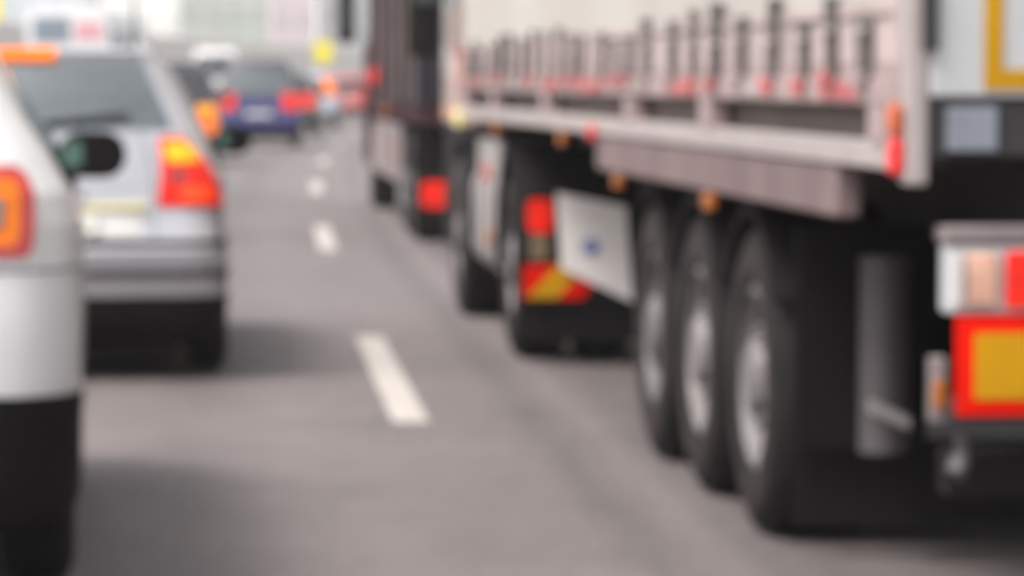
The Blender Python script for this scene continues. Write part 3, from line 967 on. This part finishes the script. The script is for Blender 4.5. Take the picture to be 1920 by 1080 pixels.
for s in (-1, 1):
    mf = mk('mud_flap', box(s * .97 - .20, s * .97 + .20, 2.18, 2.20, .34, 1.02), M_PLAS, tr)
    bx_ = mk('document_tube', tube((s * .925, 2.06, .34), (s * .925, 2.06, .93), .075, 18), M_GREYP, tr, smooth=40)
    mk('pale_streak', prism_y([(s * .925 - .062, .47), (s * .925 + .062, .415), (s * .925 + .062, .452), (s * .925 - .062, .51)], 1.972, 1.984), M_STREAK, bx_)  # pale slanted streak across the tube
    mk('landing_leg', join(box(s * .52 - .06, s * .52 + .06, 8.9, 9.04, .42, 1.22), box(s * .52 - .12, s * .52 + .12, 8.85, 9.1, .36, .42)), M_STEEL, tr)
    # side guard between the wheels and the landing legs is left open as in the photograph
# rear light board and marker plates
lb = mk('light_board', box(-1.177, 1.177, .0, .10, .885, 1.055), M_DOOR, tr, bevel=.01)
mk('board_top', box(-1.187, 1.187, -.01, .11, 1.058, 1.10), M_SKIRT, tr, bevel=.008)
for s in (-1, 1):
    def bb(a, c, z0, z1, y0=-.02, y1=-.001):
        return box(min(s * a, s * c), max(s * a, s * c), y0, y1, z0, z1)
    mk('clear_lens', bb(1.165, 1.14, .905, 1.035), M_CLEAR, lb, bevel=.006)
    mk('indicator_lens', bb(1.132, 1.055, .905, 1.035), M_PEACH, lb, bevel=.008)
    mk('brake_lens', bb(1.036, .87, .900, 1.04), M_RED_ON, lb, bevel=.008)
    pl = mk('marker_plate', bb(1.158, .593, .636, .882, -.012, -.002), M_FRED, tr, bevel=.008)
    mk('yellow_field', bb(1.113, .638, .678, .84, -.017, -.0125), M_YEL, pl)
    mk('plate_bracket', bb(1.15, .61, .60, .88, .002, .03), M_STEEL, tr)
    br = mk('marker_bracket', bb(1.216, 1.178, .62, .78, .0, .05), M_SKIRT, tr, bevel=.006)
    mk('amber_marker', bb(1.214, 1.18, .655, .725, -.02, -.001), M_AMB, br, bevel=.008)
    mk('tow_hook', join(tube((s * 1.13, .05, .60), (s * 1.13, .05, .52), .018), tube((s * 1.13, .05, .53), (s * 1.15, .03, .49), .025)), M_GREYP, tr)
mk('underrun_bar', box(-1.15, 1.15, .12, .24, .42, .54), M_DARK, tr, bevel=.01)
mk('shade_flap', box(-1.17, 1.17, 2.225, 2.24, .10, .36), M_PLAS, tr)  # black sheet added full width to darken the space under the bed
mk('underbed_shade_box', box(-.5, .5, .7, 1.9, .45, .93), M_DARK, tr, bevel=.02)  # dark box added under the bed to deepen the shade there

# ------------------------------------------------------------------ tractor unit pulling the trailer
tu = thing('tractor_unit', 'pink and cream tractor unit with white mudflap coupled under the cream trailer', 'lorry', (2.635, 19.6, 0), R(.75))
for s in (-1, 1):
    for dx in (1.075, .755):
        wheel(tu, s * dx, 0, .50, .29, .29, 'truck', s)
    wheel(tu, s * 1.09, 3.5, .50, .32, .29, 'truck', s)
    mk('chassis_beam', box(s * .42 - .05, s * .42 + .05, -.9, 4.6, .72, .98), M_STEEL, tu)
    pts = [(.60 * math.cos(R(a)), .5 + .60 * math.sin(R(a))) for a in range(-5, 186, 12)]
    pts += [(.575 * math.cos(R(a)), .5 + .575 * math.sin(R(a))) for a in range(185, -6, -12)]
    mk('mudguard', prism_x(pts, s * .915 - .33, s * .915 + .33), M_PLAS, tu, smooth=50)
    # silver tank and step fairing between the axles
    tk = mk('fuel_tank', prism_y(rrect(s * 1.0, .66, .44, .62, .14, 6), .98, 2.55), M_TANK, tu, smooth=40)
    for y in (1.35, 2.15):
        mk('tank_band', prism_y(rrect(s * 1.0, .66, .456, .636, .148, 6), y - .03, y + .03), M_STEEL, tk, smooth=40)
    mk('side_fairing', box(s * 1.19 - .02, s * 1.19 + .02, .85, 2.3, .90, 1.12), M_TANK, tu, bevel=.01)
    mk('side_marker', box(s * 1.235 - .014, s * 1.235 + .014, 1.15, 1.27, .54, .62), M_AMB, tu, bevel=.01)
    mk('side_reflector', box(s * 1.225 - .01, s * 1.225 + .01, 1.5, 1.66, .88, .98), M_REDW, tu, bevel=.01)
mk('rear_axle', tube((-.95, 0, .5), (.95, 0, .5), .09, 12), M_STEEL, tu)
mk('front_axle', tube((-.95, 3.5, .5), (.95, 3.5, .5), .06, 12), M_STEEL, tu)
mk('fifth_wheel', prism_z([(-.45, -.5), (-.2, -.55), (0, -.2), (.2, -.55), (.45, -.5), (.5, .35), (-.5, .35)], 1.0, 1.16), M_STEEL, tu)
# rear mudflap, lamps and chevron of the drive axle
for s in (-1, 1):
    x0 = s * 1.18
    def tb(a, c, z0, z1, y0=-.70, y1=-.67):
        return box(min(s * a, s * c), max(s * a, s * c), y0, y1, z0, z1)
    mk('lower_flap', tb(1.22, .60, .13, .56, -.665, -.655), M_PLAS, tu)
    lp = mk('tail_lamp_housing', tb(1.20, 1.05, .50, .88, -.66, -.60), M_PLAS, tu, bevel=.01)
    mk('brake_lens', prism_y(rrect(s * 1.125, .765, .13, .17, .04, 5), -.69, -.661), M_RED_ON, lp, smooth=40)
    mk('beige_lens', tb(1.175, 1.075, .535, .675, -.685, -.661), M_PEACH if False else M_TAN, lp, bevel=.01)
    # red and amber chevron board: three slanted pieces
    cb = mk('chevron_board', tb(1.215, .80, .34, .52, -.695, -.668), M_PLAS, tu)
    sl = .08 * s
    for (a, c, m_) in ((1.212, 1.12, M_FRED), (1.118, .96, M_YEL), (.958, .83, M_FRED)):
        poly = [(s * a + (0 if a > 1.2 else sl), .345), (s * c + sl, .345), (s * c - sl, .515), (s * a - (0 if a > 1.2 else sl), .515)]
        poly = [(-x if False else x, z) for x, z in poly]
        mk('chevron_stripe', prism_y(poly, -.703, -.6965), m_, cb)
# white flap hung askew beside the lamps (near side only shows it)
for s in (-1,):
    fl = mk('white_mudflap', prism_y([(-1.045, .885), (-.690, .815), (-.655, .325), (-1.02, .50)], -.735, -.722), M_FLAP, tu)
    mk('emblem', disc_y(-.87, .61, .045, -.742, -.7365, 16), M_EMBL, fl)
# cab
CW = 1.235
cabp = [(2.75, 1.16), (2.75, 3.5), (2.95, 3.68), (4.55, 3.62), (4.85, 2.6), (5.02, 1.65), (5.05, 1.16)]
cab = mk('cab', prism_x(cabp, -CW, CW), M_CABC, tu, bevel=.05)
mk('windscreen', prism_x([(4.80, 2.72), (4.985, 1.80), (5.0, 1.81), (4.815, 2.73)], -1.12, 1.12), M_CGLASS, cab)
for s in (-1, 1):
    mk('cab_door_window', prism_x([(3.85, 1.95), (4.70, 1.85), (4.60, 2.65), (3.85, 2.70)], s * CW - .004, s * CW + .004), M_CGLASS, cab)
    mk('red_side_panel', prism_x([(2.80, 1.38), (3.5, 1.38), (3.5, 1.62), (2.80, 1.66)], s * (CW + .012) - .008, s * (CW + .012) + .008), M_CABR, cab)
    mk('side_lamp', box(s * (CW + .03) - .03, s * (CW + .03) + .03, 2.95, 3.15, 1.165, 1.27), M_PLATEY, cab, bevel=.02)
    m_ = mk('wing_mirror', box(s * 1.37 - .10, s * 1.37 + .10, 4.72, 4.86, 1.60, 2.60), M_PLAS, tu, bevel=.04)
    mk('mirror_arm', tube((s * 1.2, 4.75, 2.75), (s * 1.38, 4.80, 2.55), .025), M_PLAS, m_)
    mk('mirror_glass', box(s * 1.37 - .075, s * 1.37 + .075, 4.708, 4.716, 1.95, 2.50), M_MGL, m_)
mk('front_bumper', box(-1.22, 1.22, 4.6, 5.12, .36, .80), M_PLAS, tu, bevel=.05)
mk('cab_base', prism_x([(2.75, .95), (2.75, 1.155), (5.0, 1.155), (5.05, .82), (4.2, .82), (3.95, 1.05), (3.5, 1.12), (3.05, 1.05)], -1.22, 1.22), M_PLAS, tu)

# ------------------------------------------------------------------ dark lorry further ahead
tk2 = thing('dark_lorry', 'dark maroon lorry with slatted body and red tail lamps ahead of the cream trailer', 'lorry', (2.80, 32.3, 0), R(.5))
W2 = 1.245
for s in (-1, 1):
    mk('chassis_beam', box(s * .45 - .05, s * .45 + .05, .1, 11, .75, 1.05), M_STEEL, tk2)
    wheel(tk2, s * 1.08, 10.1, .50, .30, .29, 'truck', s)
    for y in (1.6, 2.95):
        wheel(tk2, s * 1.07, y, .50, .30, .29, 'truck', s)
    mk('side_skirt', box(s * 1.215 - .02, s * 1.215 + .02, 3.7, 9.3, .45, 1.02), M_SKIRT, tk2, bevel=.01)
    for y in (4.6, 8.9):
        mk('side_marker', box(s * 1.245 - .012, s * 1.245 + .012, y - .1, y + .1, .72, .84), M_AMB, tk2, bevel=.01)
mk('floor', box(-1.24, 1.24, 0, 9.2, 1.06, 1.22), M_MAROON, tk2, bevel=.01)
bd = mk('body_core', box(-1.20, 1.20, .06, 9.15, 1.225, 3.8), M_SLATE, tk2)
for s in (-1, 1):
    for i in range(9):
        y = .12 + i * 1.0
        m_ = (M_SLATE, M_SLATE, M_TAN, M_SLATE, M_MAROON, M_RUST, M_MAROON, M_SLATE, M_RUST)[i]
        mk('side_panel', box(s * 1.215 - .012, s * 1.215 + .012, y + .06, y + .94, 1.24, 3.78), m_, tk2, bevel=.01)
        mk('side_post', box(s * 1.225 - .022, s * 1.225 + .03, y - .05, y + .05, 1.24, 3.78) if s > 0 else box(-1.255, -1.203, y - .05, y + .05, 1.24, 3.78), M_SKIRT if i in (1, 4, 6, 8) else M_SLATE, tk2)
for s in (-1, 1):
    mk('rear_door', box(min(s * 1.19, s * .01), max(s * 1.19, s * .01), .0, .055, 1.24, 3.78), M_SLATE, tk2, bevel=.01)
    rl = mk('tail_lamp', prism_y(rrect(s * 1.06, .46, .36, .23, .06, 6), -.06, .02), M_RED_ON, tk2, smooth=40)
    mk('lamp_bracket', box(s * 1.02 - .24, s * 1.02 + .24, .025, .10, .34, .62), M_PLAS, tk2, bevel=.01)
    mk('lamp_stay', box(s * .85 - .04, s * .85 + .04, .03, .12, .62, 1.06), M_STEEL, tk2)
    mk('mud_flap', box(s * 1.0 - .25, s * 1.0 + .25, .85, .87, .2, 1.0), M_PLAS, tk2)
mk('underrun_bar', box(-1.15, 1.15, .12, .24, .40, .56), M_STEEL, tk2, bevel=.01)
for s in (-1, 1):
    mk('red_marker', box(s * 1.27 - .02, s * 1.27 + .02, 7.85, 8.35, 1.40, 1.58), M_RED_ON, tk2, bevel=.015)
    mk('amber_marker', box(s * 1.27 - .02, s * 1.27 + .02, 5.6, 5.9, 1.08, 1.2), M_AMB, tk2, bevel=.015)
mk('light_patch', box(-1.252, -1.248, 7.6, 8.7, .50, .9), M_RAIL, tk2)
cab2 = mk('cab', prism_x([(9.35, .95), (9.35, 3.2), (9.6, 3.4), (11.2, 3.2), (11.55, 2.3), (11.7, 1.5), (11.7, .45), (10.75, .45), (10.7, .85), (10.45, 1.1), (9.75, 1.1), (9.5, .95)], -W2, W2), M_MAROON, tk2, bevel=.05)
for s in (-1, 1):
    mk('cab_door_window', prism_x([(10.3, 1.9), (11.3, 1.8), (11.15, 2.6), (10.3, 2.65)], s * W2 - .004, s * W2 + .004), M_CGLASS, cab2)
    mk('red_side_lamp', box(s * (W2 + .02) - .02, s * (W2 + .02) + .02, 9.9, 10.3, 1.40, 1.56), M_REDW, cab2, bevel=.015)
    wm = mk('wing_mirror', box(s * 1.46 - .11, s * 1.46 + .11, 11.2, 11.34, 1.88, 2.72), M_PLAS, tk2, bevel=.04)
    mk('mirror_arm', tube((s * 1.2, 11.2, 2.8), (s * 1.45, 11.27, 2.68), .025), M_PLAS, wm)
    mk('mirror_glass', box(s * 1.46 - .085, s * 1.46 + .085, 11.188, 11.196, 1.96, 2.62), M_MGL, wm)

# ------------------------------------------------------------------ coach, signs, barrier, buildings
co = thing('coach', 'pale coach with dark rear window and red panel beyond the silver estate car', 'coach', (-8.28 + bend(112), 112, 0), R(-4))
mk('body', prism_y([(-1.25, .35), (1.25, .35), (1.27, 1.4), (1.22, 3.2), (1.08, 3.55), (-1.08, 3.55), (-1.22, 3.2), (-1.27, 1.4)], 0, 11.5), M_COACH, co, bevel=.06)
mk('rear_window', box(-1.0, .10, -.02, -.002, 2.55, 3.30), M_CGLASS, co, bevel=.006)
mk('red_panel', box(.25, 1.05, -.02, -.002, 2.62, 3.15), M_COACHR, co, bevel=.006)
mk('engine_grille', box(-.9, .9, -.02, -.002, .9, 1.5), M_STEEL, co, bevel=.006)
for s in (-1, 1):
    mk('tail_lamp', box(s * 1.1 - .08, s * 1.1 + .08, -.03, -.002, .9, 1.5), M_REDW, co, bevel=.01)
    for y in (2.6, 9.0):
        wheel(co, s * 1.10, y, .48, .29, .28, 'truck', s)
    for i in range(6):
        mk('side_window', box(s * 1.25 - .012, s * 1.25 + .012, .8 + i * 1.7, 2.4 + i * 1.7, 1.8, 2.9), M_CGLASS, co)
mk('rear_bumper', box(-1.26, 1.26, -.12, .0, .38, .75), M_PLAS, co, bevel=.03)

def post_sign(name, label, x, D, w, z0, z1, two=True):
    sg = thing(name, label, 'sign', (x, D, 0))
    for s in ((-1, 1) if two else (0,)):
        mk('post', tube((s * w * .3, .06, 0), (s * w * .3, .06, z1 - .1), .05), M_GALV, sg)
    p = mk('panel', prism_y(rrect(0, (z0 + z1) / 2, w, z1 - z0, .08), -.015, .015), M_SIGNY, sg)
    mk('panel_rib', box(-w * .45, w * .45, .018, .045, (z0 + z1) / 2 - .03, (z0 + z1) / 2 + .03), M_GALV, p)
    return sg
s140 = 50.0
post_sign('yellow_road_sign', 'tall yellow road sign by the verge near the coach', (2 - 450) / s140 - .8, 140, 1.9, 2.7, 5.0)
post_sign('small_yellow_sign', 'small yellow sign on a single post above the far red car', (606 - 450) / 33.3, 210, 1.05, 2.35, 3.6, False)

nb = thing('noise_barrier', 'long pale concrete noise barrier along the far edge of the road', 'barrier', (0, 100, 0))
def bar_pt(D):
    return Vector((-12.4 + bend(D), D - 100, 0))
D = 92.0
pmesh = None
wmesh = None
while D < 290:
    a, c = bar_pt(D), bar_pt(D + 4.0)
    ang = math.atan2(c.y - a.y, c.x - a.x)
    if pmesh is None:
        o = mk('panel', join(box(.1, 3.95, -.06, .06, 0, 1.12), box(.1, 3.95, -.06, .06, 1.14, 2.26), box(.1, 3.95, -.06, .06, 2.28, 3.40)), M_BARR, nb)
        pmesh = o.data
        q = mk('post', box(-.1, .1, -.12, .12, 0, 3.55), M_BARP, nb)
        wmesh = q.data
    else:
        o = bpy.data.objects.new('panel', pmesh); link(o, nb)
        q = bpy.data.objects.new('post', wmesh); link(q, nb)
    for e in (o, q):
        e.location = a
        e.rotation_euler = (0, 0, ang)
    D += 4.02

def building(name, label, x0, x1, D, h, col, floors, cols, depth=14, wcol=(0.45, 0.47, 0.50)):
    b = thing(name, label, 'building', ((x0 + x1) / 2, D, 0))
    hw = (x1 - x0) / 2
    m = mat('wall_' + col, BCOL[col], 0.85, var=0.04, scale=0.3)
    wm = mat('far_glass_' + col, tuple(c * 0.9 for c in BCOL[col]), 0.2, var=0.1, scale=0.5)
    mk('wall', box(-hw, hw, 0, depth, 0, h), m, b)
    mk('roof', box(-hw - .25, hw + .25, -.25, depth + .25, h + .003, h + .35), M_BARP, b)
    fh = h / floors
    wmsh = fm = None
    for f in range(floors):
        for c in range(cols):
            xx = -hw + (c + .5) * 2 * hw / cols
            ww = hw / cols * 0.55
            if wmsh is None:
                w_ = mk('window', box(-ww, ww, -.05, -.003, 0, fh * .5), wm, b)
                wmsh = w_.data
                s_ = mk('sill', box(-ww - .1, ww + .1, -.15, -.003, -.12, -.01), M_BARP, w_)
                fm = s_.data
            else:
                w_ = bpy.data.objects.new('window', wmsh); link(w_, b)
                s_ = bpy.data.objects.new('sill', fm); link(s_, w_)
            w_.location = (xx, 0, f * fh + fh * .3)
    return b
def bx(px, D):
    return (px - 450) / 7000 * D
GB = 'buildings beyond the road'
building('office_block', 'wide grey-green office block behind the noise barrier', bx(345, 340), bx(503, 340), 340, 19, 'grey_green', 6, 4)['group'] = GB
building('apartment_block', 'pink apartment block next to the grey-green office block', bx(508, 365), bx(590, 365), 365, 22, 'pink', 7, 2)['group'] = GB
building('pale_sky_block', 'added pale block toning down the bright sky between the grey-blue block and the grey-green office block', bx(190, 320), bx(338, 320), 320, 12, 'pale', 3, 4)['group'] = GB  # added to cover sky that would come out too bright
building('flats', 'grey-blue block of flats behind the coach', bx(-120, 350), bx(172, 350), 350, 20, 'blue_grey', 6, 7)['group'] = GB
building('white_sky_block', 'added plain white block toning down the bright sky next to the pink apartment block', bx(596, 380), bx(800, 380), 380, 26, 'white', 8, 5)['group'] = GB  # added as a duller white in front of the clipped sky

# ------------------------------------------------------------------ thin veil of air added to wash out the distance
hz_m = bpy.data.materials.new('haze_veil')
hz_m.use_nodes = True
hn = hz_m.node_tree
for n in list(hn.nodes):
    hn.nodes.remove(n)
h_out = hn.nodes.new('ShaderNodeOutputMaterial')
h_vol = hn.nodes.new('ShaderNodeVolumePrincipled')
h_vol.inputs['Color'].default_value = (0.97, 0.96, 0.955, 1)
h_vol.inputs['Density'].default_value = 0.00045
hn.links.new(h_vol.outputs[0], h_out.inputs['Volume'])
hz = mk('haze', box(-720, 720, -120, 1220, -1.2, 32), hz_m)
tag(hz, 'thin pale haze added to wash out the distance', 'haze', kind='stuff')
